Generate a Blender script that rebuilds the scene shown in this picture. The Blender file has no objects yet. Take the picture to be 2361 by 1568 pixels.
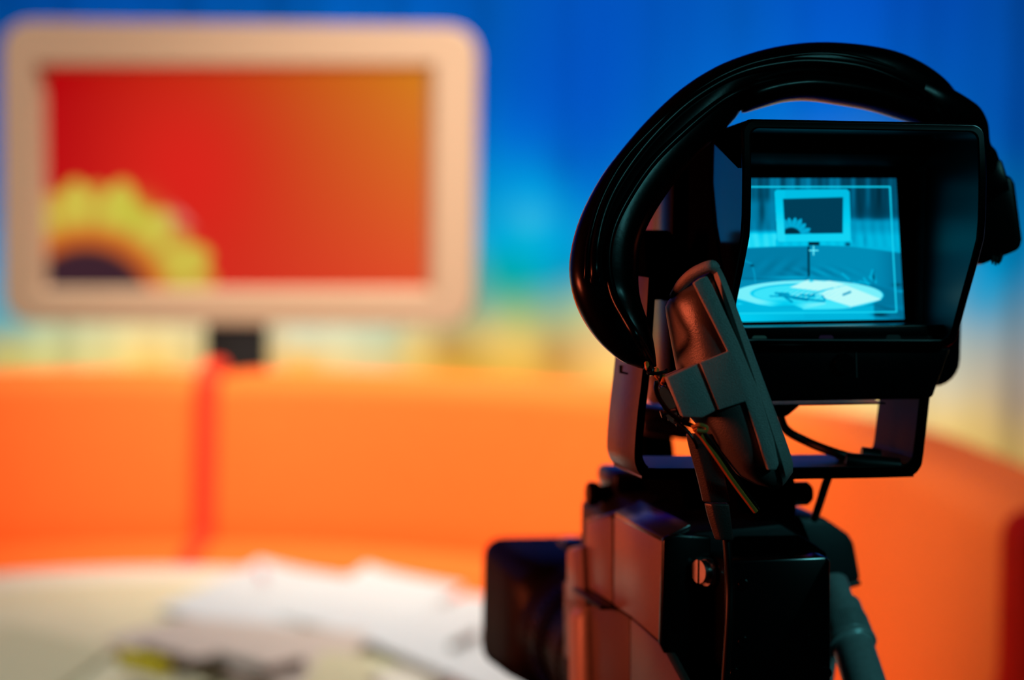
import bpy, bmesh, math, random
import numpy as np
from mathutils import Vector, Matrix
random.seed(7); np.random.seed(7)
R = math.radians
SC = bpy.context.scene
COL = SC.collection

# ------------------------------------------------------------------ camera
FPX = 4919.0                      # focal length in pixels of the 2361-wide frame
CAM = Vector((0, 0, 1.30))
TILT, ROLL = R(3.77), R(0.7)
CM = Matrix.Rotation(R(90) - TILT, 3, 'X') @ Matrix.Rotation(ROLL, 3, 'Z')
RIGHT, UP, FWD = CM @ Vector((1, 0, 0)), CM @ Vector((0, 1, 0)), CM @ Vector((0, 0, -1))
cd = bpy.data.cameras.new('camera'); cam = bpy.data.objects.new('camera', cd); COL.objects.link(cam)
cam.location = CAM; cam.rotation_euler = CM.to_euler()
cd.sensor_width = 36.0; cd.lens = 36.0 * FPX / 2361.0; cd.clip_start = 0.05
cd.dof.use_dof = True; cd.dof.focus_distance = 1.115; cd.dof.aperture_fstop = cd.lens / 19.5
SC.camera = cam

# ------------------------------------------------------------------ world, lights, exposure
w = bpy.data.worlds.new('studio'); SC.world = w; w.use_nodes = True
w.node_tree.nodes['Background'].inputs[0].default_value = (0.10, 0.22, 0.30, 1)
w.node_tree.nodes['Background'].inputs[1].default_value = 0.012
SC.view_settings.view_transform = 'Standard'; SC.view_settings.look = 'None'
SC.view_settings.exposure = 0.0; SC.view_settings.gamma = 1.0; SC.view_settings.use_curve_mapping = False

def spot(name, loc, target, power, color, angle, blend=0.7, radius=0.25):
    l = bpy.data.lights.new(name, 'SPOT'); l.energy = power; l.color = color
    l.spot_size = R(angle); l.spot_blend = blend; l.shadow_soft_size = radius
    o = bpy.data.objects.new(name, l); COL.objects.link(o); o.location = loc
    o.rotation_euler = (Vector(target) - Vector(loc)).to_track_quat('-Z', 'Y').to_euler()
    return o
spot('curtain_spot', (0.6, 4.2, 4.0), (0.55, 6.6, 0.95), 990, (1.0, 0.99, 0.97), 96, 1.0)
spot('curtain_left_spot', (-2.2, 4.0, 3.9), (-2.5, 6.6, 1.3), 600, (1.0, 0.99, 0.97), 80, 1.0)
spot('sofa_spot', (-0.75, 2.2, 3.3), (-0.15, 4.9, 0.70), 560, (1.0, 0.92, 0.80), 46, 1.0)
spot('sofa_side_spot', (-1.6, 2.9, 3.7), (0.62, 3.55, 0.75), 470, (1.0, 0.92, 0.80), 40, 1.0)
spot('table_spot', (-0.62, 3.6, 3.7), (-0.62, 3.16, 0.58), 205, (0.95, 0.98, 1.0), 40, 1.0)
spot('seat_spot', (-0.75, 4.75, 4.1), (-0.68, 4.58, 0.55), 170, (1.0, 0.90, 0.72), 34, 1.0)
spot('teal_fill', (2.3, -1.5, 3.0), (0.2, 1.15, 1.25), 78, (0.20, 0.95, 1.0), 40, 0.6, 0.2)  # unseen fill added behind the camera to light foreground faces teal
spot('sofa_bounce_fill', (-2.7, 1.42, 1.3), (0.05, 1.30, 1.10), 300, (1.0, 0.14, 0.055), 26, 0.6, 0.35)  # unseen spot added in place of the orange bounce off the set

# ------------------------------------------------------------------ projection helpers
def ray(px, py):
    return FWD + RIGHT * ((px - 1180.5) / FPX) - UP * ((py - 784.0) / FPX)
def P(px, py, d):
    return CAM + ray(px, py) * d
def onp(px, py, p0, n):
    r = ray(px, py); return CAM + r * ((p0 - CAM).dot(n) / r.dot(n))
def onz(px, py, z):
    return onp(px, py, Vector((0, 0, z)), Vector((0, 0, 1)))

# ------------------------------------------------------------------ materials
def lin(c):
    return tuple(((x / 255) / 12.92 if x / 255 <= 0.04045 else ((x / 255 + 0.055) / 1.055) ** 2.4) for x in c)
def mat(name, color, rough=0.5, metal=0.0, spec=0.5, grain=0.0, gscale=200.0, var=0.08, coat=0.0, sheen=0.0):
    m = bpy.data.materials.new(name); m.use_nodes = True; nt = m.node_tree; b = nt.nodes['Principled BSDF']
    b.inputs['Roughness'].default_value = rough; b.inputs['Metallic'].default_value = metal
    b.inputs['Specular IOR Level'].default_value = spec; b.inputs['Coat Weight'].default_value = coat
    b.inputs['Sheen Weight'].default_value = sheen
    tc = nt.nodes.new('ShaderNodeTexCoord'); nz = nt.nodes.new('ShaderNodeTexNoise')
    nz.inputs['Scale'].default_value = gscale; nz.inputs['Detail'].default_value = 3
    nt.links.new(tc.outputs['Object'], nz.inputs['Vector'])
    rp = nt.nodes.new('ShaderNodeValToRGB')
    rp.color_ramp.elements[0].position = 0.3; rp.color_ramp.elements[1].position = 0.7
    rp.color_ramp.elements[0].color = tuple(c * (1 - var) for c in color) + (1,)
    rp.color_ramp.elements[1].color = tuple(min(1, c * (1 + var)) for c in color) + (1,)
    nt.links.new(nz.outputs['Fac'], rp.inputs['Fac']); nt.links.new(rp.outputs['Color'], b.inputs['Base Color'])
    if grain:
        bp = nt.nodes.new('ShaderNodeBump'); bp.inputs['Strength'].default_value = grain; bp.inputs['Distance'].default_value = 0.002
        nt.links.new(nz.outputs['Fac'], bp.inputs['Height']); nt.links.new(bp.outputs['Normal'], b.inputs['Normal'])
    return m
def emat(name, strength=1.0):
    m = bpy.data.materials.new(name); m.use_nodes = True; nt = m.node_tree
    b = nt.nodes['Principled BSDF']; b.inputs['Base Color'].default_value = (0.002, 0.002, 0.002, 1); b.inputs['Roughness'].default_value = 0.3; b.inputs['Specular IOR Level'].default_value = 0.05
    a = nt.nodes.new('ShaderNodeAttribute'); a.attribute_name = 'Col'
    nt.links.new(a.outputs['Color'], b.inputs['Emission Color']); b.inputs['Emission Strength'].default_value = strength
    return m
def amat(name, rough=0.8):
    m = bpy.data.materials.new(name); m.use_nodes = True; nt = m.node_tree
    b = nt.nodes['Principled BSDF']; b.inputs['Roughness'].default_value = rough; b.inputs['Specular IOR Level'].default_value = 0.0
    a = nt.nodes.new('ShaderNodeAttribute'); a.attribute_name = 'Col'
    nt.links.new(a.outputs['Color'], b.inputs['Base Color'])
    return m

M = {}
M['black'] = mat('black_plastic', (0.0012, 0.0012, 0.0014), 0.25, 0, 0.14, 0.02, 900)
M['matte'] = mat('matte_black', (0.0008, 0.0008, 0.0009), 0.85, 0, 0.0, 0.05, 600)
M['leather'] = mat('black_leather', (0.0010, 0.0010, 0.0011), 0.26, 0, 0.13, 0.02, 350)
M['hoodskin'] = mat('hood_skin', (0.0012, 0.0012, 0.0014), 0.13, 0, 0.5)
M['lining'] = mat('hood_lining', (0.0007, 0.0008, 0.001), 0.36, 0, 0.28)
M['trim'] = mat('gloss_trim', (0.02, 0.02, 0.024), 0.22, 0, 0.9)
M['battery'] = mat('battery_shell', (0.0012, 0.0012, 0.0014), 0.17, 0, 0.5)
M['bodytop'] = mat('camera_top_black', (0.005, 0.005, 0.007), 0.45, 0, 0.12, 0.03, 500)
M['sidegrey'] = mat('housing_dark_grey', (0.022, 0.027, 0.03), 0.4, 0, 0.3, 0.03, 500)
M['yokein'] = mat('yoke_inside_shade', (0.003, 0.003, 0.004), 0.35, 0, 0.35)
M['lenshood'] = mat('lens_hood_black', (0.003, 0.003, 0.003), 0.5, 0, 0.15)
M['boom'] = mat('boom_rubber', (0.03, 0.026, 0.024), 0.45, 0, 0.6, 0.15, 1200)
M['hood_in'] = mat('hood_inside', (0.0035, 0.004, 0.0045), 0.30, 0, 0.35)
M['rubber'] = mat('black_rubber', (0.002, 0.002, 0.002), 0.4, 0, 0.25)
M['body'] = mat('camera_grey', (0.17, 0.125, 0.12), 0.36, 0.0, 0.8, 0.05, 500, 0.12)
M['bodydark'] = mat('camera_dark', (0.006, 0.006, 0.008), 0.34, 0, 0.3, 0.05, 500)
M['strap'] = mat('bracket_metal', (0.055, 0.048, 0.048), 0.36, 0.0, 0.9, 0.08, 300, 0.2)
M['grey'] = mat('grey_plastic', (0.28, 0.27, 0.26), 0.5, 0, 0.5, 0.3, 1500, 0.15)
M['greydark'] = mat('grey_plastic_dark', (0.065, 0.062, 0.06), 0.40, 0, 0.9, 0.15, 1500, 0.15)
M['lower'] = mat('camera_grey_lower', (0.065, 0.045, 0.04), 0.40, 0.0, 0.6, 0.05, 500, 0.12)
M['gripm'] = mat('grip_table_bounce', (0.30, 0.26, 0.21), 0.45, 0, 0.6, 0.1, 500)  # beige stands in for light bounced off the table and papers
M['steel'] = mat('satin_steel', (0.35, 0.37, 0.38), 0.35, 1.0)
M['tube'] = mat('brushed_tube', (0.72, 0.75, 0.75), 0.30, 0.45, 0.8, 0.03, 300)
M['screw'] = mat('screw_steel', (0.6, 0.6, 0.6), 0.25, 1.0)
M['yellow'] = mat('yellow_sleeve', (0.60, 0.20, 0.03), 0.5)
M['orange'] = mat('orange_upholstery', (0.93, 0.155, 0.018), 0.75, 0, 0.2, 0.15, 60, 0.05, 0, 0.0)
M['seam_shade'] = mat('seam_shade_red', (0.85, 0.05, 0.015), 0.7, 0, 0.2)  # red stands in for orange in shade between sofa sections
M['red'] = mat('red_upholstery', (0.80, 0.010, 0.001), 0.8, 0, 0.03, 0.1, 60)
M['cream'] = mat('cream_lacquer', (0.49, 0.315, 0.19), 0.6, 0, 0.2)
M['table'] = mat('table_top', (0.76, 0.71, 0.47), 0.5, 0, 0.4, 0, 6, 0.05)
M['tablerim'] = mat('table_rim', (0.82, 0.74, 0.62), 0.5, 0, 0.4)
M['paper'] = mat('white_paper', (0.68, 0.685, 0.68), 0.8, 0, 0.2, 0, 20, 0.02)
M['beige'] = mat('beige_paper', (0.62, 0.50, 0.42), 0.8, 0, 0.2, 0, 20, 0.04)
M['olive'] = mat('olive_card', (0.66, 0.58, 0.36), 0.7, 0, 0.2)
M['brown'] = mat('dark_brown', (0.13, 0.085, 0.05), 0.5)
M['slate'] = mat('slate', (0.26, 0.26, 0.22), 0.5)
M['hilite'] = mat('highlighter_yellow', (0.80, 0.62, 0.01), 0.4)
M['pink'] = mat('pink_cap', (0.8, 0.35, 0.40), 0.5)
M['stand'] = mat('stand_black', (0.006, 0.003, 0.002), 0.6, 0, 0.2)
M['floor'] = mat('studio_floor', (0.02, 0.018, 0.018), 0.6, 0, 0.2, 0, 3)
M['wall'] = mat('studio_wall', (0.03, 0.032, 0.04), 0.9, 0, 0.2, 0, 5)
M['ledw'] = mat('lamp_lens_grey', (0.22, 0.24, 0.20), 0.3)
M['ledr'] = mat('lamp_lens_red', (0.26, 0.03, 0.10), 0.3)
M['ledd'] = mat('lamp_lens_dark', (0.05, 0.05, 0.05), 0.3)
M['glass'] = mat('lens_glass', (0.01, 0.012, 0.02), 0.05, 0, 0.8, 0, 10, 0, 1.0)

# ------------------------------------------------------------------ object helpers
def link(name, me, m, parent=None, origin=None):
    o = bpy.data.objects.new(name, me)
    COL.objects.link(o)
    if m: me.materials.append(m)
    if parent is not None: o.parent = parent
    return o
def root_of(p):
    while p.parent: p = p.parent
    return p
def thing(name, label, cat, loc, group=None):
    o = bpy.data.objects.new(name, None); COL.objects.link(o); o.location = loc; o.empty_display_size = 0.05
    o['label'] = label; o['category'] = cat
    if group: o['group'] = group
    return o
def tag(o, label, cat, group=None):
    o['label'] = label; o['category'] = cat
    if group: o['group'] = group
    return o
def struct(o):
    o['kind'] = 'structure'; return o

class MB:
    """Collects shapes given in world coordinates; build() links them as one mesh object."""
    def __init__(s): s.bm = bmesh.new()
    def poly(s, pts):
        return s.bm.faces.new([s.bm.verts.new(p) for p in pts])
    def prism(s, pts, vec):
        a = [s.bm.verts.new(p) for p in pts]; b = [s.bm.verts.new(Vector(p) + vec) for p in pts]; n = len(a)
        s.bm.faces.new(a); s.bm.faces.new(b[::-1])
        for i in range(n): s.bm.faces.new((a[i], b[i], b[(i + 1) % n], a[(i + 1) % n]))
        return s
    def loft(s, rings, closed=True, caps=True):
        vs = [[s.bm.verts.new(p) for p in r] for r in rings]; n = len(rings[0])
        for i in range(len(vs) - 1):
            for j in range(n if closed else n - 1):
                k = (j + 1) % n
                s.bm.faces.new((vs[i][j], vs[i][k], vs[i + 1][k], vs[i + 1][j]))
        if caps: s.bm.faces.new(vs[0][::-1]); s.bm.faces.new(vs[-1])
        return s
    def tube(s, pts, rad, n=10, caps=True):
        pts = [Vector(p) for p in pts]
        if not hasattr(rad, '__len__'): rad = [rad] * len(pts)
        t0 = (pts[1] - pts[0]).normalized()
        u = t0.cross(Vector((0.3, 0.2, 1))).normalized(); rings = []
        for i, p in enumerate(pts):
            t = (pts[min(i + 1, len(pts) - 1)] - pts[max(i - 1, 0)]).normalized()
            u = (u - t * u.dot(t)).normalized(); v = t.cross(u)
            rings.append([p + (u * math.cos(2 * math.pi * k / n) + v * math.sin(2 * math.pi * k / n)) * rad[i] for k in range(n)])
        return s.loft(rings, True, caps)
    def lathe(s, p, axis, prof, n=40):
        axis = Vector(axis).normalized(); u = axis.cross(Vector((0.1, 0.05, 1))).normalized(); v = axis.cross(u)
        return s.loft([[Vector(p) + axis * t + (u * math.cos(2 * math.pi * k / n) + v * math.sin(2 * math.pi * k / n)) * r for k in range(n)] for t, r in prof])
    def build(s, name, m, parent=None, bevel=0, seg=2, smooth=40, origin=None, maxang=25):
        bm = s.bm
        bmesh.ops.remove_doubles(bm, verts=bm.verts, dist=1e-6)
        bmesh.ops.recalc_face_normals(bm, faces=bm.faces)
        if bevel:
            es = [e for e in bm.edges if len(e.link_faces) == 2 and e.calc_face_angle(0) > R(maxang)]
            bmesh.ops.bevel(bm, geom=es, offset=bevel, segments=seg, profile=0.5, affect='EDGES', clamp_overlap=True)
        off = Vector((0, 0, 0))
        if parent is not None:
            off = root_of(parent).location.copy()
        elif origin is not None: off = Vector(origin)
        if off.length: bmesh.ops.translate(bm, verts=bm.verts, vec=-off)
        me = bpy.data.meshes.new(name); bm.to_mesh(me); bm.free()
        me.polygons.foreach_set('use_smooth', [True] * len(me.polygons)); me.set_sharp_from_angle(angle=R(smooth))
        o = link(name, me, m, parent)
        if parent is None and origin is not None: o.location = origin
        return o

def spline(pts, n=8):
    """Catmull-Rom through tuples of any length."""
    A = [np.array(p, float) for p in pts]; A = [2 * A[0] - A[1]] + A + [2 * A[-1] - A[-2]]; out = []
    for i in range(1, len(A) - 2):
        for k in range(n):
            t = k / n
            out.append(0.5 * (2 * A[i] + (A[i + 1] - A[i - 1]) * t + (2 * A[i - 1] - 5 * A[i] + 4 * A[i + 1] - A[i + 2]) * t * t
                              + (3 * A[i] - A[i - 1] - 3 * A[i + 1] + A[i + 2]) * t ** 3))
    out.append(A[-2]); return out
def rrect(x0, x1, y0, y1, r, n=5):
    pts = []
    rs = r if hasattr(r, '__len__') else (r,) * 4
    for (cx, cy, a0, q) in ((x1 - rs[0], y1 - rs[0], 0, rs[0]), (x0 + rs[1], y1 - rs[1], 90, rs[1]), (x0 + rs[2], y0 + rs[2], 180, rs[2]), (x1 - rs[3], y0 + rs[3], 270, rs[3])):
        for k in range(n + 1):
            a = R(a0 + 90 * k / n); pts.append((cx + q * math.cos(a), cy + q * math.sin(a)))
    return pts
def color_grid(name, nx, ny, posf, colf, m, parent=None):
    """A fine grid with a painted colour per vertex; posf(u, v) -> points (N,3), colf(u, v) -> linear RGB (N,3)."""
    u, v = np.meshgrid(np.linspace(0, 1, nx), np.linspace(0, 1, ny)); u = u.ravel(); v = v.ravel()
    co = posf(u, v)
    if parent is not None: co = co - np.array(root_of(parent).location)
    i = (np.arange(ny - 1)[:, None] * nx + np.arange(nx - 1)[None, :]).ravel()
    f = np.stack([i, i + 1, i + nx + 1, i + nx], 1)
    me = bpy.data.meshes.new(name); me.from_pydata(co.tolist(), [], f.tolist())
    a = me.color_attributes.new('Col', 'FLOAT_COLOR', 'POINT')
    c = np.ones((len(u), 4), np.float32); c[:, :3] = colf(u, v); a.data.foreach_set('color', c.ravel())
    me.polygons.foreach_set('use_smooth', [True] * len(me.polygons))
    return link(name, me, m, parent)
def bilinear(q, u, v):
    q = [np.array(p) for p in q]                     # TL, TR, BR, BL ; v = 0 at the top
    return ((1 - u) * (1 - v))[:, None] * q[0] + (u * (1 - v))[:, None] * q[1] + (u * v)[:, None] * q[2] + ((1 - u) * v)[:, None] * q[3]
def ss(x, a, b):
    t = np.clip((x - a) / (b - a), 0, 1); return t * t * (3 - 2 * t)
LIN = np.vectorize(lambda x: (x / 255) / 12.92 if x / 255 <= 0.04045 else ((x / 255 + 0.055) / 1.055) ** 2.4)
def mix(a, b, t):
    return a * (1 - t[:, None]) + np.array(b, float) * t[:, None]

# ------------------------------------------------------------------ room
def slab(name, x0, x1, y0, y1, z0, z1, m):
    b = MB(); b.prism([Vector((x0, y0, z0)), Vector((x1, y0, z0)), Vector((x1, y1, z0)), Vector((x0, y1, z0))], Vector((0, 0, z1 - z0)))
    return struct(b.build(name, m))
slab('floor', -4, 4, -3.4, 7.4, -0.1, 0, M['floor'])
slab('wall_back', -4, 4, 7.3, 7.4, 0, 4.4, M['wall'])
slab('wall_left', -4.1, -4, -3.4, 7.4, 0, 4.4, M['wall'])
slab('wall_right', 4, 4.1, -3.4, 7.4, 0, 4.4, M['wall'])
slab('ceiling', -4, 4, -3.4, 7.4, 4.4, 4.5, M['wall'])

# ------------------------------------------------------------------ painted backdrop curtain
YB = 6.6
def bp(px, py):
    q = onp(px, py, Vector((0, YB, 0)), Vector((0, 1, 0))); return q.x, q.z
CP = [  # photo pixel, painted colour (sRGB)
 (-500, -300, (0, 62, 150)), (600, -300, (0, 74, 165)), (1600, -300, (0, 74, 165)), (2700, -300, (0, 62, 150)),
 (0, 10, (0, 72, 150)), (600, 15, (0, 82, 165)), (1150, 20, (0, 84, 175)), (1700, 30, (0, 82, 175)), (2330, 20, (0, 72, 160)),
 (1180, 200, (0, 92, 195)), (1500, 150, (0, 90, 195)), (2300, 150, (0, 80, 175)), (1400, 300, (0, 95, 205)), (1900, 255, (0, 105, 215)), (2340, 330, (0, 84, 180)),
 (1180, 310, (0, 110, 215)), (1300, 380, (0, 105, 205)), (1150, 400, (0, 145, 225)), (1230, 440, (0, 165, 230)), (1350, 440, (0, 125, 220)),
 (1220, 515, (50, 185, 230)), (1300, 560, (0, 165, 225)), (1140, 540, (0, 170, 225)), (1150, 620, (0, 168, 175)), (1180, 655, (0, 170, 155)), (1260, 640, (0, 160, 190)), (1330, 620, (0, 150, 195)),
 (1130, 690, (110, 180, 160)), (1200, 720, (150, 185, 125)), (1280, 700, (120, 175, 160)), (1340, 720, (170, 190, 140)),
 (1140, 775, (225, 195, 115)), (1210, 810, (240, 198, 100)), (1280, 820, (195, 145, 75)), (1360, 800, (220, 180, 115)), (1400, 850, (238, 190, 105)), (1050, 800, (180, 135, 65)), (1090, 790, (215, 185, 105)),
 (-40, 400, (0, 110, 190)), (-40, 640, (40, 150, 200)), (20, 745, (90, 165, 175)), (10, 800, (190, 180, 110)), (100, 785, (200, 205, 150)), (250, 785, (222, 212, 150)), (400, 780, (240, 220, 155)), (350, 825, (252, 205, 110)), (700, 790, (225, 222, 180)), (800, 780, (215, 215, 175)), (900, 785, (200, 210, 170)), (950, 800, (240, 205, 120)), (700, 830, (255, 195, 90)),
 (300, 500, (0, 140, 210)), (700, 500, (0, 150, 215)),
 (1600, 500, (0, 150, 215)), (1600, 780, (215, 190, 130)), (1850, 965, (255, 205, 95)), (1950, 970, (255, 210, 120)), (1900, 1010, (255, 160, 70)), (2030, 960, (255, 222, 140)),
 (2320, 440, (0, 118, 195)), (2280, 640, (0, 160, 218)), (2340, 620, (0, 145, 205)), (2260, 700, (50, 160, 205)), (2340, 720, (110, 155, 180)), (2250, 800, (165, 175, 170)), (2330, 830, (168, 165, 160)), (2180, 900, (215, 205, 175)), (2180, 990, (240, 205, 125)), (2250, 950, (225, 195, 130)), (2340, 930, (180, 160, 140)), (2330, 1020, (215, 180, 110)), (2700, 700, (90, 150, 190)), (2700, 950, (190, 165, 120)),
 (-500, 500, (0, 130, 205)), (-500, 760, (20, 130, 180)), (-1000, 700, (0, 110, 185)), (-1000, 300, (0, 90, 180)), (500, 1100, (215, 170, 90)), (1500, 1150, (225, 175, 90)), (2500, 1200, (205, 165, 90)), (-500, 1200, (190, 165, 90)), (800, 1700, (150, 120, 70)), (2500, 1700, (140, 110, 70)),
]
cxz = np.array([bp(a, b) for a, b, c in CP]); ccol = np.array([c for a, b, c in CP], float)
dm = np.sqrt(((cxz[:, None] - cxz[None]) ** 2).sum(-1))
wts = np.linalg.solve(dm + 1e-6 * np.eye(len(CP)), LIN(ccol) - LIN(ccol).mean(0))
LK = 1.0
def curtain_pos(u, v):
    x = -3.95 + 7.9 * u; z = 3.6 - 3.55 * v
    ph = 2 * np.pi * x / 0.30
    y = YB + 0.016 * np.sin(ph + 1.3 * np.sin(x * 2.7)) + 0.006 * np.sin(ph * 2.3 + 1.0) + 0.02 * np.sin(x * 3.1)
    return np.stack([x, y, z], 1)
def curtain_col(u, v):
    x = -3.95 + 7.9 * u; z = 3.6 - 3.55 * v; p = np.stack([x, z], 1); out = np.zeros((len(u), 3))
    for s in range(0, len(u), 20000):
        d = np.sqrt(((p[s:s + 20000, None] - cxz[None]) ** 2).sum(-1)); out[s:s + 20000] = d @ wts
    out = np.clip(out + LIN(ccol).mean(0), 0.0005, 0.97)
    out *= np.interp(z, [0.9, 1.05, 1.25, 1.6], [1.0, 0.86, 0.68, 0.65])[:, None]  # upper cloth painted darker to offset the stronger lamp light there
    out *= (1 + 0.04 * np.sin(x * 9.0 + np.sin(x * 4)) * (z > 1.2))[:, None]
    return np.clip(out * LK, 0, 1)
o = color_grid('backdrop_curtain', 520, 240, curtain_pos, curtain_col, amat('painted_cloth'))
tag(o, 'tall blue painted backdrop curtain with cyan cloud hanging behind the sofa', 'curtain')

# ------------------------------------------------------------------ sofa around the table
TC = Vector((-0.624, 3.48, 0))
AK = R(4)                                   # the sofa leaves the circle here and runs on straight
def arcp(r, z, a):
    b = max(a, AK); e = (b - a) * 1.4
    return Vector((TC.x + r * math.cos(b) + e * math.sin(AK), TC.y + r * math.sin(b) - e * math.cos(AK), z))
def arc_loft(prof, a0, a1, n):
    return MB().loft([[arcp(r, z, a0 + (a1 - a0) * i / n) for r, z in prof] for i in range(n + 1)])
def profile_round(pts, rad, n=4):
    """Round the corners of a closed 2D polygon."""
    out = []; N = len(pts)
    for i in range(N):
        p = np.array(pts[i], float); a = np.array(pts[i - 1], float) - p; b = np.array(pts[(i + 1) % N], float) - p
        q = min(rad, 0.45 * np.linalg.norm(a), 0.45 * np.linalg.norm(b)); a = a / np.linalg.norm(a) * q; b = b / np.linalg.norm(b) * q
        for k in range(n + 1):
            t = k / n; out.append(tuple(p + a * (1 - t) ** 2 + b * t ** 2))
    return out
DR = 0.18
def sofa(name, a0, a1, m, pm, label):
    mid = (a0 + a1) / 2; b = arcp(1.2, 0, mid); rt = thing(name, label, 'sofa', b)
    e = 0.010; n = max(6, int(abs(a1 - a0) / R(3)))
    back = profile_round([(1.33, 0.44), (1.335, 0.58), (1.40, 0.88), (1.44, 0.905), (1.58, 0.905), (1.64, 0.86), (1.66, 0.06), (1.40, 0.06)], 0.045)
    def wrinkle(rings):
        return rings
    rings = []
    for i in range(n + 1):
        t = i / n; a = a0 + (a1 - a0) * t; en = min(t, 1 - t) * n
        sh = 0.035 * math.exp(-en * 1.6)               # pull in at the ends, like a stuffed cushion
        cx_, cz_ = 1.5, 0.5
        rings.append([arcp(-DR + cx_ + (r - cx_) * (1 - sh * 1.5), cz_ + (z - cz_) * (1 - sh), a) for r, z in back])
    MB().loft(rings).build('backrest', m, rt, smooth=60)
    seat = profile_round([(0.86, 0.30), (0.86, 0.53), (1.0, 0.555), (1.34, 0.55), (1.36, 0.30)], 0.05)
    arc_loft([(r - DR, z) for r, z in seat], a0 + e / 2, a1 - e / 2, n).build('seat_cushion', m, rt, smooth=60)
    arc_loft([(r - DR, z) for r, z in ((0.90, 0.0), (0.90, 0.30), (1.40, 0.30), (1.40, 0.0))], a0 + e, a1 - e, n).build('base', M['matte'], rt)
    for aa in (a0, a1):
        rr = [(1.335, 0.56), (1.40, 0.885), (1.44, 0.905), (1.58, 0.905)]
        pts = [arcp(r - DR - (0.004 if k < 2 else 0), z + (0.003 if k > 1 else 0), aa) for k, (r, z) in enumerate(rr)]
        MB().tube(pts, 0.018, 8).build('seam_shade', pm, rt)  # cord added as the shaded gap at the section ends
    for aa in (a0, a1):
        pts = [arcp(r - DR, z, aa) for r, z in ((1.33, 0.556), (1.15, 0.560), (1.0, 0.556), (0.89, 0.540))]
        MB().tube(pts, 0.013, 8).build('seam_shade', pm, rt)
    return rt
A0 = math.atan2(1.524 , -0.088)
sofa('curved_sofa', R(206), R(92.7), M['orange'], M['seam_shade'], 'left section of the curved orange sofa, ending at the seam below the monitor')
sofa('curved_sofa', R(91.9), R(-35), M['orange'], M['seam_shade'], 'long right section of the curved orange sofa, running behind the black camera')

# dark red armchair at the right edge
rt = thing('armchair', 'dark red upholstered armchair cut by the right edge of the frame', 'armchair', (0.95, 2.30, 0))
x0, zt = P(2312, 1170, 2.56).x, P(2330, 1172, 2.56).z
def rbox(x0, x1, y0, y1, z0, z1, r):
    return MB().prism([Vector((x0, y0, z0)), Vector((x1, y0, z0)), Vector((x1, y1, z0)), Vector((x0, y1, z0))], Vector((0, 0, z1 - z0)))
rbox(x0, x0 + 0.13, 2.02, 2.58, 0.12, zt, 0).build('armrest', M['red'], rt, bevel=0.035, seg=4)
rbox(x0 + 0.60, x0 + 0.73, 2.02, 2.58, 0.12, zt, 0).build('armrest', M['red'], rt, bevel=0.035, seg=4)
rbox(x0 + 0.132, x0 + 0.598, 2.02, 2.46, 0.14, 0.46, 0).build('seat_cushion', M['red'], rt, bevel=0.04, seg=4)
rbox(x0 + 0.132, x0 + 0.598, 2.46, 2.59, 0.12, zt + 0.02, 0).build('backrest', M['red'], rt, bevel=0.04, seg=4)
for (lx, ly) in ((x0 + .05, 2.08), (x0 + .68, 2.08), (x0 + .05, 2.52), (x0 + .68, 2.52)):
    MB().tube([(lx, ly, 0), (lx, ly, 0.13)], [0.012, 0.02], 10).build('leg', M['stand'], rt)

# ------------------------------------------------------------------ monitor on its stand
YM = 5.28
rt = thing('display_monitor', 'cream framed monitor showing a sunflower on red, behind the sofa', 'monitor', (-0.68, YM + 0.05, 0))
mp0, mn = Vector((0, YM, 0)), Vector((0, 1, 0))
q = [onp(0, 46, mp0, mn), onp(1103, 60, mp0, mn), onp(1095, 752, mp0, mn), onp(4, 744, mp0, mn)]
qi = [onp(93, 154, mp0, mn), onp(990, 154, mp0, mn), onp(988, 669, mp0, mn), onp(97, 669, mp0, mn)]
def quad_round(q, rad, n=8):
    pts = []
    for i in range(4):
        p = q[i]; a = (q[i - 1] - p).normalized() * rad; b = (q[(i + 1) % 4] - p).normalized() * rad
        for k in range(n + 1):
            t = k / n; c = p + a * (1 - t) ** 2 * 1.0 + b * t ** 2 * 1.0; pts.append(c)
    return pts
o1 = quad_round(q, 0.085); i1 = quad_round(qi, 0.006)
cen = sum(o1, Vector()) / len(o1)
back = Vector((0, 0.10, 0))
def scl(pts, s, dy): return [cen + (p - cen) * s + Vector((0, dy, 0)) for p in pts]
rings = [scl(o1, 0.97, 0.10), scl(o1, 1.0, 0.085), scl(o1, 1.0, 0.012), scl(o1, 0.992, 0.0), scl(i1, 1.03, 0.0), scl(i1, 1.0, 0.03), scl(i1, 0.985, 0.036)]
b = MB(); b.loft(rings, True, False); b.build('frame', M['cream'], rt, smooth=50)
b = MB(); b.prism(scl(o1, 0.965, 0.09), Vector((0, 0.02, 0))); b.build('back_panel', M['stand'], rt)
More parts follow.
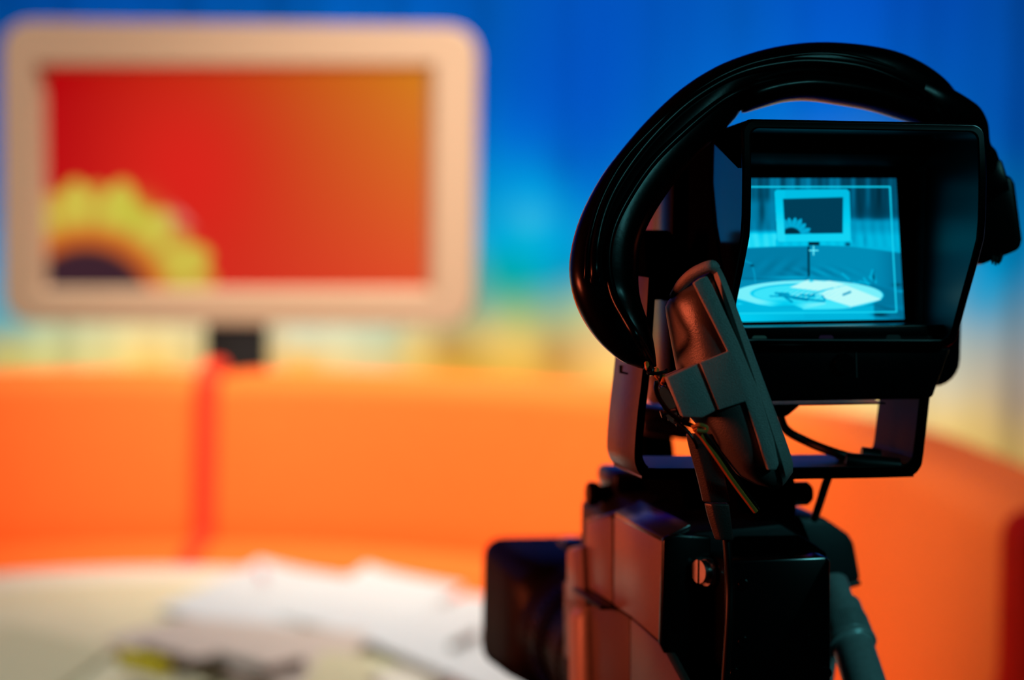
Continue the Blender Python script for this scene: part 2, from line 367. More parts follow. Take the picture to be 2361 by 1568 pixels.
def tvcol(u, v):
    x = 93 + u * 897; y = 154 + v * 515; c = np.zeros((len(u), 3))
    tl, tr, br, bl = np.array((175, 0, 10.)), np.array((214, 130, 28.)), np.array((228, 78, 40.)), np.array((195, 14, 18.))
    c = ((1 - u) * (1 - v))[:, None] * tl + (u * (1 - v))[:, None] * tr + (u * v)[:, None] * br + ((1 - u) * v)[:, None] * bl
    g = np.exp(-(((x - 420) / 200) ** 2 + ((y - 400) / 230) ** 2)); c = mix(c, (226, 30, 24), 0.75 * g)
    ctr = np.array((190., 705.)); dx, dy = x - ctr[0], y - ctr[1]; r = np.hypot(dx, dy / 0.92); th = np.arctan2(-dy, dx)
    t2 = th * 15 / np.pi
    pet = np.abs(((t2 + 0.2) % 2) - 1)                  # 0 at the petal axis
    for amp, off, col in ((300, 0.0, (208, 160, 60)), (318, 1.0, (210, 190, 72))):
        tt = np.abs(((t2 + off) % 2) - 1); lim = amp * (1 + 0.04 * np.sin(th * 5 + off)) * (1 - 0.30 * tt ** 2)
        a = 1 - ss(r, lim - 8, lim + 4); c = mix(c, col, a)
        c = mix(c, (170, 120, 40), a * 0.35 * ss(tt, 0.6, 1.0))
    c = mix(c, (212, 208, 190), 0.75 * np.exp(-(((x - 430) / 45) ** 2 + ((y - 488) / 35) ** 2)) * (r < 320))
    c = mix(c, (198, 206, 66), 0.7 * np.exp(-(((x - 305) / 50) ** 2 + ((y - 485) / 40) ** 2)))
    c = mix(c, (205, 95, 32), 1 - ss(r, 165, 225)); c = mix(c, (60, 33, 44), 1 - ss(r, 136, 156))
    return LIN(c)
color_grid('screen', 260, 150, lambda u, v: bilinear([p + Vector((0, 0.034, 0)) for p in qi], u, v), tvcol, emat('monitor_picture', 0.97), rt)
n1, n2 = onp(470, 735, mp0, mn), onp(612, 735, mp0, mn)
rbox(n1.x, n2.x, YM + 0.012, YM + 0.075, 0.05, n1.z + 0.01, 0).build('neck', M['stand'], rt, bevel=0.004)
rbox(n1.x - 0.2, n2.x + 0.2, YM - 0.12, YM + 0.30, 0.0, 0.05, 0).build('foot', M['stand'], rt, bevel=0.01)

# ------------------------------------------------------------------ round table
ZT = 0.58
rt = thing('round_table', 'low round cream table with a pale raised rim in front of the sofa', 'table', TC)
MB().lathe(TC + Vector((0, 0, ZT - 0.04)), (0, 0, 1), [(0, 0.62), (0.02, 0.635), (0.0395, 0.632), (0.04, 0.52), (0.037, 0.515), (0.036, 0.50)], 72).build('rim', M['tablerim'], rt, smooth=30)
MB().lathe(TC + Vector((0, 0, ZT - 0.03)), (0, 0, 1), [(0, 0.505), (0.0275, 0.505)], 72).build('tabletop', M['table'], rt, smooth=30)
MB().lathe(TC, (0, 0, 1), [(0.02, 0.06), (0.05, 0.05), (ZT - 0.08, 0.05), (ZT - 0.04, 0.16)], 32).build('column', M['steel'], rt)
MB().lathe(TC, (0, 0, 1), [(0, 0.32), (0.015, 0.32), (0.025, 0.06)], 48).build('foot', M['steel'], rt)

def sheet(name, pxs, z, m, label, cat='paper', th=0.003, curl=(0, 0, 0, 0), group=None):
    q = [onz(px, py, z) for px, py in pxs]; N = 10; b = MB(); g = []
    for s_, dz in ((0, 0), (1, -th)):
        gg = []
        for i in range(N + 1):
            row = []
            for j in range(N + 1):
                u, v = i / N, j / N
                p = q[0] * (1 - u) * (1 - v) + q[1] * u * (1 - v) + q[2] * u * v + q[3] * (1 - u) * v
                c = curl[0] * ((1 - u) * (1 - v)) ** 3 + curl[1] * (u * (1 - v)) ** 3 + curl[2] * (u * v) ** 3 + curl[3] * ((1 - u) * v) ** 3
                row.append(b.bm.verts.new(p + Vector((0, 0, dz + c + 0.0012 * math.sin(5 * u + 3 * v)))))
            gg.append(row)
        g.append(gg)
    for i in range(N):
        for j in range(N):
            b.bm.faces.new((g[0][i][j], g[0][i + 1][j], g[0][i + 1][j + 1], g[0][i][j + 1]))
            b.bm.faces.new((g[1][i][j + 1], g[1][i + 1][j + 1], g[1][i + 1][j], g[1][i][j]))
    edge = [(i, 0) for i in range(N)] + [(N, j) for j in range(N)] + [(i, N) for i in range(N, 0, -1)] + [(0, j) for j in range(N, 0, -1)]
    for k in range(len(edge)):
        (a, c), (d, e) = edge[k], edge[(k + 1) % len(edge)]
        b.bm.faces.new((g[0][a][c], g[1][a][c], g[1][d][e], g[0][d][e]))
    o = b.build(name, m, None, smooth=50, origin=sum(q, Vector()) / 4)
    return tag(o, label, cat, group)
sheet('card_folder', [(-260, 1470), (40, 1440), (260, 1500), (60, 1640)], ZT + 0.006, M['olive'], 'olive card folder on the near left part of the round table', 'folder')
sheet('paper_sheet', [(360, 1402), (600, 1302), (860, 1340), (640, 1470)], ZT + 0.008, M['paper'], 'large white sheet on the table, the leftmost with a raised back corner', curl=(0, 0.012, 0, 0))
sheet('paper_sheet', [(640, 1420), (845, 1312), (1068, 1352), (880, 1480)], ZT + 0.013, M['paper'], 'white sheet in the middle of the table, overlapping the leftmost sheet', curl=(0, 0.010, 0, 0))
sheet('paper_sheet', [(830, 1470), (1080, 1368), (1420, 1440), (1180, 1620)], ZT + 0.019, M['paper'], 'widest white sheet on the table, right below the camera lens')
sheet('paper_sheet', [(240, 1478), (420, 1420), (870, 1462), (700, 1600)], ZT + 0.018, M['beige'], 'beige paper lying under the pens near the front of the table')
def pen(pa, pb, z, r, m, label, cap=None, group='pens on the table', name='pen'):
    a, c = onz(pa[0], pa[1], z), onz(pb[0], pb[1], z); t = (c - a)
    rt = thing(name, label, 'pen', (a + c) / 2, group)
    MB().tube([a, a + t * 0.03, a + t * 0.70, a + t * 0.71], [r * 0.7, r, r, r * 0.9], 10).build('barrel', m, rt)
    MB().tube([a + t * 0.71, a + t * 0.72, a + t * 0.97, c], [r * 0.9, r * 1.1, r * 1.05, r * 0.6], 10).build('cap', cap or m, rt)
    return rt
pen((285, 1518), (382, 1542), ZT + 0.034, 0.0150, M['hilite'], 'yellow highlighter lying at the front left of the pens', name='highlighter')
pen((330, 1494), (430, 1524), ZT + 0.030, 0.008, M['brown'], 'brown pen just behind the yellow highlighter')
pen((400, 1540), (520, 1528), ZT + 0.031, 0.012, M['brown'], 'thick dark brown marker right of the yellow highlighter', name='marker')
pen((500, 1512), (600, 1540), ZT + 0.031, 0.008, M['slate'], 'slate grey pen beside the thick brown marker')
pen((590, 1555), (700, 1530), ZT + 0.031, 0.008, M['brown'], 'brown pen at the front right of the pens')
pen((1040, 1490), (1100, 1460), ZT + 0.027, 0.006, M['slate'], 'grey pen lying alone on the widest white sheet')
pen((598, 1316), (606, 1326), ZT + 0.025, 0.006, M['pink'], 'short pink marker at the back corner of the leftmost sheet', name='marker')
sheet('notepad', [(690, 1600), (740, 1500), (860, 1510), (850, 1640)], ZT + 0.028, M['olive'], 'olive notepad at the front of the table, right of the pens', 'notepad', 0.006)

# ================================================================== STUDIO CAMERA
YAW = R(11.5)
rE, fE = Vector((math.cos(YAW), math.sin(YAW), 0)), Vector((-math.sin(YAW), math.cos(YAW), 0)); uZ = Vector((0, 0, 1))
OE = P(1725, 1290, 1.20)
def E(a, b, z): return OE + rE * a + fE * b + uZ * z
def er(px, py, b): return onp(px, py, OE + fE * b, fE)           # on a plane across the camera
def el(px, py, a): return onp(px, py, OE + rE * a, rE)           # on a plane along the camera's side
def loc(p): d = p - OE; return d.dot(rE), d.dot(fE), d.z
base = E(0, 0.15, 0); 
scam = thing('studio_camera', 'black and grey broadcast camera body with zoom lens on a tripod', 'camera', (base.x, base.y, 0.81))
aL = loc(er(1528, 1245, 0.0))[0]; aR = loc(er(1916, 1290, 0.0))[0]
zTop = loc(er(1528, 1236, 0.0))[2]; zB = -0.30
LB = 0.215
# core body
core = [(aL + 0.004, zB), (aL + 0.004, zTop - 0.012), (aL + 0.018, zTop + 0.002), (aR - 0.03, zTop + 0.006), (aR - 0.004, zTop - 0.01), (aR - 0.004, zB)]
MB().prism([E(a, 0.0, z) for a, z in core], fE * LB).build('body', M['bodytop'], scam, bevel=0.003)
# side panels
def side(pts, a, th): return MB().prism([el(x, y, a) for x, y in pts], rE * th)
side([(1350, 1200), (1362, 1190), (1409, 1184), (1411, 1392), (1380, 1372), (1345, 1352)], aL, 0.006).build('side_panel', M['body'], scam, bevel=0.0015)
side([(1415, 1188), (1529, 1243), (1524, 1484), (1452, 1422), (1414, 1396)], aL, 0.006).build('side_panel', M['body'], scam, bevel=0.0015)
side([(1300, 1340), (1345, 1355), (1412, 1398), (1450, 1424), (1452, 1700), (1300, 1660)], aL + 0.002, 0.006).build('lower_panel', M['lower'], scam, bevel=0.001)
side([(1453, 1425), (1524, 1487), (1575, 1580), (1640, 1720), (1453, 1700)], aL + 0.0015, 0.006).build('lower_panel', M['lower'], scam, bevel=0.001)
# top edge strip (chamfer) on the left
pa, pb = el(1418, 1180, aL), el(1529, 1238, aL)
MB().prism([pa, pb, pb + rE * 0.016 + uZ * 0.007, pa + rE * 0.016 + uZ * 0.007], -uZ * 0.004).build('top_trim', M['trim'], scam, bevel=0.001)
pa2 = el(1350, 1196, aL)
MB().prism([pa2, pa - fE * 0.0, pa + rE * 0.03 + uZ * 0.008, pa2 + rE * 0.03 + uZ * 0.008], -uZ * 0.004).build('top_trim', M['trim'], scam, bevel=0.001)
# rear: left block, recess and battery plate
def rear(pts, b, th, name, m, bev=0.003, parent=scam):
    return MB().prism([er(x, y, b) for x, y in pts], fE * th).build(name, m, parent, bevel=bev)
rear([(1530, 1245), (1540, 1236), (1565, 1233), (1640, 1238), (1640, 1700), (1640, 1700), (1620, 1680), (1523, 1486)], -0.004, 0.006, 'rear_block', M['black'], 0.004)
rear([(1642, 1262), (1700, 1262), (1700, 1700), (1642, 1700)], 0.006, 0.02, 'rear_recess', M['body'], 0.001)
plate = rear([(1672, 1294), (1905, 1284), (1915, 1292), (1917, 1700), (1672, 1700)], -0.030, 0.034, 'battery', M['battery'], 0.0035)
rear([(1672, 1292), (1700, 1240), (1850, 1238), (1908, 1276), (1908, 1292)], -0.006, 0.05, 'rear_cap', M['matte'], 0.003)
for (x, y) in ((1712, 1348), (1712, 1480), (1868, 1478), (1692, 1552), (1905, 1552)):
    p = er(x, y, -0.030)
    MB().lathe(p - fE * 0.0015, fE, [(0, 0.0028), (0.0012, 0.0034), (0.003, 0.0034)], 14).build('screw', M['black'], plate)
# rear connector with a slotted lock screw
pc = er(1660, 1318, 0.0)
MB().lathe(pc - fE * 0.012, fE, [(0, 0.0085), (0.002, 0.0105), (0.016, 0.0105), (0.02, 0.012)], 24).build('connector', M['black'], scam)
ps = er(1612, 1318, -0.012); ax = (-rE * 0.95 - fE * 0.35 ).normalized()
kn = MB().lathe(ps - ax * 0.002, ax, [(-0.012, 0.0030), (0.0, 0.0030), (0.0005, 0.0066), (0.0025, 0.0066)], 20).build('lock_screw', M['screw'], scam)
MB().prism([ps + ax * 0.0006 + uZ * 0.0066 + fE * .0005, ps + ax * 0.0006 - uZ * 0.0066 + fE * .0005, ps + ax * 0.0006 - uZ * 0.0066 - fE * .0006, ps + ax * 0.0006 + uZ * 0.0066 - fE * .0006], ax * 0.0003).build('slot', M['matte'], kn)
pr = er(1632, 1320, -0.010)
MB().lathe(pr - ax * 0.003, ax, [(0, 0.0074), (0.001, 0.0080), (0.004, 0.0080), (0.005, 0.0074)], 20).build('lock_ring', M['screw'], scam)
# right bulge
bR = 0.10
bulge = [(1840, 1186), (1905, 1196), (1958, 1232), (1972, 1250), (1987, 1332), (1984, 1346), (1900, 1372), (1780, 1372), (1780, 1240)]
MB().prism([er(x, y, bR) for x, y in bulge], fE * 0.10).build('side_housing', M['sidegrey'], scam, bevel=0.004)
MB().prism([er(x, y, bR - 0.004) for x, y in [(1880, 1362), (1986, 1338), (1988, 1350), (1880, 1378)]], fE * 0.10).build('ledge', M['bodydark'], scam, bevel=0.0015)
# viewfinder shoe, clamp and handle on top
rear([(1738, 1192), (1836, 1186), (1852, 1200), (1872, 1252), (1880, 1290), (1735, 1290)], 0.012, 0.05, 'viewfinder_shoe', M['matte'], 0.003)
rear([(1690, 1098), (1835, 1098), (1840, 1192), (1738, 1200), (1700, 1180)], 0.03, 0.07, 'clamp', M['matte'], 0.003)
p = er(1845, 1138, 0.05); MB().lathe(p - rE * 0.01, rE, [(0, 0.005), (0.002, 0.0070), (0.014, 0.0070), (0.0165, 0.005)], 24).build('clamp_knob', M['rubber'], scam)
p = er(1845, 1078, 0.05); MB().lathe(p - rE * 0.016, rE, [(0, 0.004), (0.006, 0.0065), (0.020, 0.0065), (0.0225, 0.005)], 24).build('clamp_knob', M['rubber'], scam)
# handle running forward
bh = 0.16
rear([(1560, 1096), (1690, 1096), (1700, 1190), (1578, 1184)], 0.07, 0.10, 'handle_block', M['matte'], 0.004)
rear([(1418, 1092), (1526, 1092), (1530, 1166), (1440, 1166), (1418, 1130)], bh, 0.05, 'handle_post', M['bodydark'], 0.004)
p = er(1420, 1138, bh + 0.02)
MB().lathe(p, -rE, [(-0.01, 0.005), (0.006, 0.0058), (0.010, 0.005), (0.0125, 0.0075), (0.017, 0.0082), (0.019, 0.0065)], 20).build('handle_knob', M['black'], scam)
rear([(1522, 1098), (1575, 1098), (1582, 1175), (1532, 1160)], bh + 0.03, 0.02, 'handle_front', M['body'], 0.002)
# top microphone block ahead of the bracket
rear([(1484, 1000), (1552, 1008), (1562, 1092), (1490, 1100)], 0.20, 0.05, 'microphone_block', M['matte'], 0.002)
rear([(1478, 968), (1600, 990), (1600, 1018), (1480, 1002)], 0.19, 0.06, 'microphone_holder', M['body'], 0.004)
rear([(1470, 935), (1600, 950), (1600, 990), (1476, 968)], 0.20, 0.06, 'microphone', M['body'], 0.006)
# lens
LZ = loc(er(1270, 1383, 0.5))[2]; LA = loc(er(1263, 1383, 0.5))[0]
LA = LA * 0.9
def Lp(b): return E(LA, b, LZ)
MB().lathe(Lp(LB), fE, [(-0.01, 0.046), (0.03, 0.046), (0.032, 0.041), (0.06, 0.041), (0.062, 0.044), (0.085, 0.044), (0.087, 0.040), (0.11, 0.040), (0.112, 0.045), (0.14, 0.045), (0.15, 0.048), (0.18, 0.048)], 48).build('lens_barrel', M['lenshood'], scam, smooth=30)
for k, (t, rr) in enumerate(((0.045, 0.0425), (0.098, 0.042), (0.128, 0.0465))):
    b = MB()
    for i in range(48):
        an = 2 * math.pi * i / 48; c, s_ = math.cos(an), math.sin(an); u = rE * c + uZ * s_; v = -rE * s_ + uZ * c
        p = Lp(LB + t - 0.008) + u * (rr - 0.002)
        b.prism([p - v * 0.0018, p + v * 0.0018, p + v * 0.0012 + u * 0.003, p - v * 0.0012 + u * 0.003], fE * 0.016)
    b.build('grip_ring', M['rubber'], scam)
# rectangular lens hood
hb0, hb1 = LB + 0.165, LB + 0.285
def hring(b, hw, hh, r): return [E(LA + x, b, LZ + z) for x, z in rrect(-hw, hw, -hh, hh, r, 5)]
MB().loft([hring(hb0, 0.044, 0.044, 0.040), hring(hb0 + 0.012, 0.049, 0.047, 0.024), hring(hb0 + 0.06, 0.051, 0.049, 0.017), hring(hb1, 0.053, 0.051, 0.015), hring(hb1, 0.049, 0.047, 0.012), hring(hb0 + 0.02, 0.042, 0.042, 0.03)]).build('lens_hood', M['lenshood'], scam, smooth=35)
MB().lathe(Lp(LB + 0.178), fE, [(0, 0.040), (0.004, 0.030), (0.006, 0.012), (0.0065, 0.001)], 40).build('front_element', M['glass'], scam)
# servo grip on the lens
MB().prism([el(x, y, aL - 0.004) for x, y in [(1304, 1262), (1338, 1256), (1345, 1400), (1304, 1390)]], rE * 0.05).build('lens_servo', M['body'], scam, bevel=0.004)
gq = [el(x, y, aL - 0.006) for x, y in [(1303, 1392), (1336, 1398), (1340, 1690), (1306, 1690)]]
MB().prism(gq, rE * 0.05).build('lens_grip', M['gripm'], scam, bevel=0.010, seg=4)
gq = [el(x, y, aL - 0.008) for x, y in [(1310, 1358), (1320, 1354), (1386, 1398), (1382, 1408)]]
MB().prism(gq, rE * 0.01).build('grip_strap', M['bodydark'], scam, bevel=0.002)
rear([(1305, 1256), (1345, 1250), (1345, 1270), (1305, 1272)], 0.30, 0.03, 'servo_cap', M['bodydark'], 0.002)

# U bracket carrying the viewfinder (part of the camera)
YB2 = R(13); rU, fU = Vector((math.cos(YB2), math.sin(YB2), 0)), Vector((-math.sin(YB2), math.cos(YB2), 0))
OU = P(1800, 1090, 1.18)
def ur(px, py, b=0.0): return onp(px, py, OU + fU * b, fU)
UO = [(1496, 640), (1482, 850), (1470, 950), (1463, 1040), (1466, 1075), (1480, 1098), (1510, 1106), (1800, 1105), (2078, 1100), (2104, 1095), (2120, 1078), (2127, 1050), (2141, 925), (2148, 860)]
UI = [(1512, 642), (1498, 850), (1487, 950), (1480, 1035), (1483, 1060), (1494, 1076), (1515, 1082), (1800, 1080), (2072, 1076), (2090, 1072), (2101, 1060), (2107, 1042), (2121, 925), (2128, 860)]
def lean(p): return p                                                 # arms stay in the bracket's own plane
NU = 8
UOs = spline(UO, 3); UIs = spline(UI, 3); WU = 0.056
rings = []
for (a, c) in zip(UOs, UIs):
    A, Cc = ur(*a), ur(*c); rings.append([A, Cc, Cc + fU * WU, A + fU * WU])
yk = MB().loft(rings).build('yoke', M['strap'], scam, bevel=0.0008, smooth=30)
MB().loft([[q4[0] - fU * 0.001, q4[1] - fU * 0.001, q4[1] + fU * 0.0003, q4[0] + fU * 0.0003] for q4 in rings]).build('edge_shade', M['matte'], yk, smooth=30)  # black strip added to hide lamp light on the near edge
p = ur(1430, 852, 0.0) ; pq = onp(1427, 850, ur(1482, 850), rU)
MB().prism([onp(x, y, ur(1482, 850) - rU * 0.0006, rU) for x, y in [(1428, 842), (1433, 842), (1433, 856), (1448, 860), (1447, 864), (1428, 860)]], rU * 0.002).build('slot_mark', M['matte'], scam)

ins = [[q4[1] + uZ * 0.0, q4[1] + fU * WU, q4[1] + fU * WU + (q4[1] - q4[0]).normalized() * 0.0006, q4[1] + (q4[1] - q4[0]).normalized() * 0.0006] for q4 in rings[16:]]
MB().loft(ins).build('inner_shade', M['yokein'], yk, smooth=30)  # dark sheet added as the shade inside the right arm
# tripod under the camera
tb = E(0, 0.13, zB)
trip = thing('tripod', 'black tripod with a steel pan handle carrying the studio camera', 'tripod', (tb.x, tb.y, 0))
zc = tb.z
MB().prism([E(x, y, zB - 0.03) for x, y in ((-0.05, 0.02), (0.05, 0.02), (0.05, 0.26), (-0.05, 0.26))], uZ * 0.028).build('mounting_plate', M['steel'], trip, bevel=0.003)
MB().lathe((tb.x, tb.y, zc - 0.16), uZ, [(0, 0.05), (0.02, 0.065), (0.09, 0.065), (0.13, 0.045)], 32).build('pan_head', M['bodydark'], trip)
MB().lathe((tb.x, tb.y, zc - 0.30), uZ, [(0, 0.045), (0.14, 0.045)], 24).build('crown', M['bodydark'], trip)
for k in range(3):
    an = R(100 + 120 * k); d = Vector((math.cos(an), math.sin(an), 0))
    top = Vector((tb.x, tb.y, zc - 0.22)) + d * 0.04; ft = Vector((tb.x, tb.y, 0.0)) + d * 0.38
    b = MB().tube([top, top * 0.45 + ft * 0.55], 0.019, 12); b.tube([top * 0.48 + ft * 0.52, ft + Vector((0, 0, 0.012))], 0.013, 12)
    lg = b.build('leg', M['bodydark'], trip)
    MB().lathe((ft.x, ft.y, 0), uZ, [(0, 0.02), (0.012, 0.02), (0.025, 0.012)], 16).build('rubber_foot', M['rubber'], lg)
hA, hB = P(1916, 1330, 1.30), P(2015, 1640, 1.22)
ht = (hB - hA)
def hp(t): return hA + ht * t
MB().tube([hp(0.05), hp(0.49)], 0.0090, 24).build('pan_handle', M['tube'], trip)
pc_ = MB().tube([hp(0.236), hp(0.238), hp(0.242), hp(0.488), hp(0.497), hp(0.502), hp(0.522), hp(0.529), hp(0.530)], [0.0094, 0.0116, 0.0121, 0.0133, 0.0135, 0.0143, 0.0144, 0.0138, 0.0122], 48).build('handle_collar', M['tube'], trip, smooth=28)
b = MB(); tn = ht.normalized(); u0 = tn.cross(uZ).normalized(); v0 = tn.cross(u0)
for i in range(56):
    an = 2 * math.pi * i / 56; u = u0 * math.cos(an) + v0 * math.sin(an); v = tn.cross(u)
    p = hp(0.355) + u * 0.0127; b.prism([p - v * 0.0005, p + v * 0.0005, p + v * 0.0003 + u * 0.0006, p - v * 0.0003 + u * 0.0006], ht * 0.13 + u * 0.0006)
b.build('knurling', M['tube'], pc_)
MB().tube([hp(0.53), hp(0.545), hp(1.25)], [0.0118, 0.0122, 0.0122], 28).build('handle_tube', M['tube'], trip)
MB().tube([hp(1.2), hp(1.22), hp(1.5), hp(1.52)], [0.013, 0.016, 0.016, 0.013], 20).build('handle_grip', M['rubber'], trip)
MB().tube([hp(0.08), Vector((tb.x + 0.05, tb.y, zc - 0.10))], 0.008, 12).build('handle_arm', M['tube'], trip)

# ================================================================== VIEWFINDER
YV = R(9); rV, fV = Vector((math.cos(YV), math.sin(YV), 0)), Vector((-math.sin(YV), math.cos(YV), 0))
OV = P(1990, 540, 1.13)
def vr(px, py, b): return onp(px, py, OV + fV * b, fV)
def vl(p): d = p - OV; return d.dot(rV), d.dot(fV), d.z
def V(a, b, z): return OV + rV * a + fV * b + uZ * z
aVL = vl(vr(1713, 520, 0))[0]; aVR = vl(vr(2277, 540, 0))[0]
def lp(px, py, a): return vl(onp(px, py, V(a, 0, 0), rV))
vf = thing('viewfinder', 'black hooded studio viewfinder with a glowing cyan screen above the camera', 'viewfinder', tuple(V(0.0, 0.15, -0.09)))
# front edge profile b(z), read on the right wall
prof = []
for (x, y) in ((2273, 290), (2277, 400), (2276, 480), (2274, 540), (2258, 602), (2230, 700), (2206, 790), (2200, 804)):
    q_ = lp(x, y, aVR); prof.append((q_[2], q_[1]))
prof.sort()
zs = [p[0] for p in prof]; bs = [p[1] for p in prof]
bmin = float(np.interp(0.0, zs, bs))
zT = vl(vr(1990, 279, float(bs[-1])))[2]; zBt = vl(vr(1990, 802, float(bs[0])))[2]
def fb(z): return float(np.interp(z, zs, bs))
def hloop(ins, bfun, rad, dzt=0.0, n=5, sub=10):
    pts = rrect(aVL + ins, aVR - ins, zBt + ins, zT - ins - dzt, rad, n); out = []
    # subdivide the straight sides so that the edge can follow the profile
    for i in range(len(pts)):
        a, c = np.array(pts[i]), np.array(pts[(i + 1) % len(pts)]); k = sub if np.linalg.norm(c - a) > 0.03 else 1
        for j in range(k): out.append(tuple(a + (c - a) * j / k))
    return [V(x, bfun(z), z) for x, z in out]
bS = 0.085; bBack = 0.125
hood = MB().loft([hloop(0.012, lambda z: bBack, 0.006, 0.008), hloop(0.0, lambda z: bBack - 0.01, 0.006, 0.006), hloop(0.0, lambda z: fb(z) + 0.0015, 0.006), hloop(0.0007, lambda z: fb(z) + 0.0003, 0.006), hloop(0.0012, lambda z: fb(z), 0.006), hloop(0.0014, lambda z: fb(z), 0.006),
                  hloop(0.0038, lambda z: fb(z), 0.005), hloop(0.0040, lambda z: fb(z), 0.005), hloop(0.0044, lambda z: fb(z) + 0.0004, 0.005)], True, False).build('hood', M['hoodskin'], vf, smooth=28)
MB().loft([hloop(0.0044, lambda z: fb(z) + 0.0004, 0.005), hloop(0.0048, lambda z: fb(z) + 0.0008, 0.005), hloop(0.0052, lambda z: bS + 0.004, 0.003)], True, False).build('hood_lining', M['lining'], vf, smooth=28)
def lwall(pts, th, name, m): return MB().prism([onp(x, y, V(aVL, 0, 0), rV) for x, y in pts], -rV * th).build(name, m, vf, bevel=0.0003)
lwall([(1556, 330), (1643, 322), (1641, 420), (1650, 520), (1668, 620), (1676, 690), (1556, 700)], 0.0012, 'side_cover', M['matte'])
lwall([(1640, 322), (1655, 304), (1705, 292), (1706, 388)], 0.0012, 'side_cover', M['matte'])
# bezel with an opening
sp = OV + fV * (bS + 0.002)
scr = [onp(x, y, sp, fV) for x, y in ((1673, 411), (2066, 411), (2085, 736), (1668, 743))]
sl = [vl(p) for p in scr]
a0s, a1s = min(q_[0] for q_ in sl) - 0.003, max(q_[0] for q_ in sl) + 0.006; z0s, z1s = min(q_[2] for q_ in sl) - 0.005, max(q_[2] for q_ in sl) + 0.006
zLed = vl(vr(1905, 752, bS - 0.01))[2]
#print('VF', aVL, aVR, zT, zBt, prof, sl, 'led', zLed, 'body', aL, aR, zTop, 'LA', LA, LZ)
def rloop(x0, x1, z0, z1, r, b, n=5): return [V(x, b, z) for x, z in rrect(x0, x1, z0, z1, r, n)]
MB().loft([rloop(aVL + .004, aVR - .004, zBt + .004, zT - .004, .004, bS + .003), rloop(aVL + .004, aVR - .004, zBt + .004, zT - .004, .004, bS - 0.006),
           rloop(a0s - 0.008, a1s + 0.008, z0s - 0.007, z1s + 0.007, .006, bS - 0.006), rloop(a0s, a1s, z0s, z1s, .004, bS + .0025)], True, False).build('bezel', M['hood_in'], vf, bevel=0.0008, smooth=30)
MB().prism([V(x, bS + 0.0035, z) for x, z in rrect(aVL + .006, aVR - .006, zBt + .006, zT - .006, .004)], fV * 0.01).build('back_plate', M['matte'], vf)

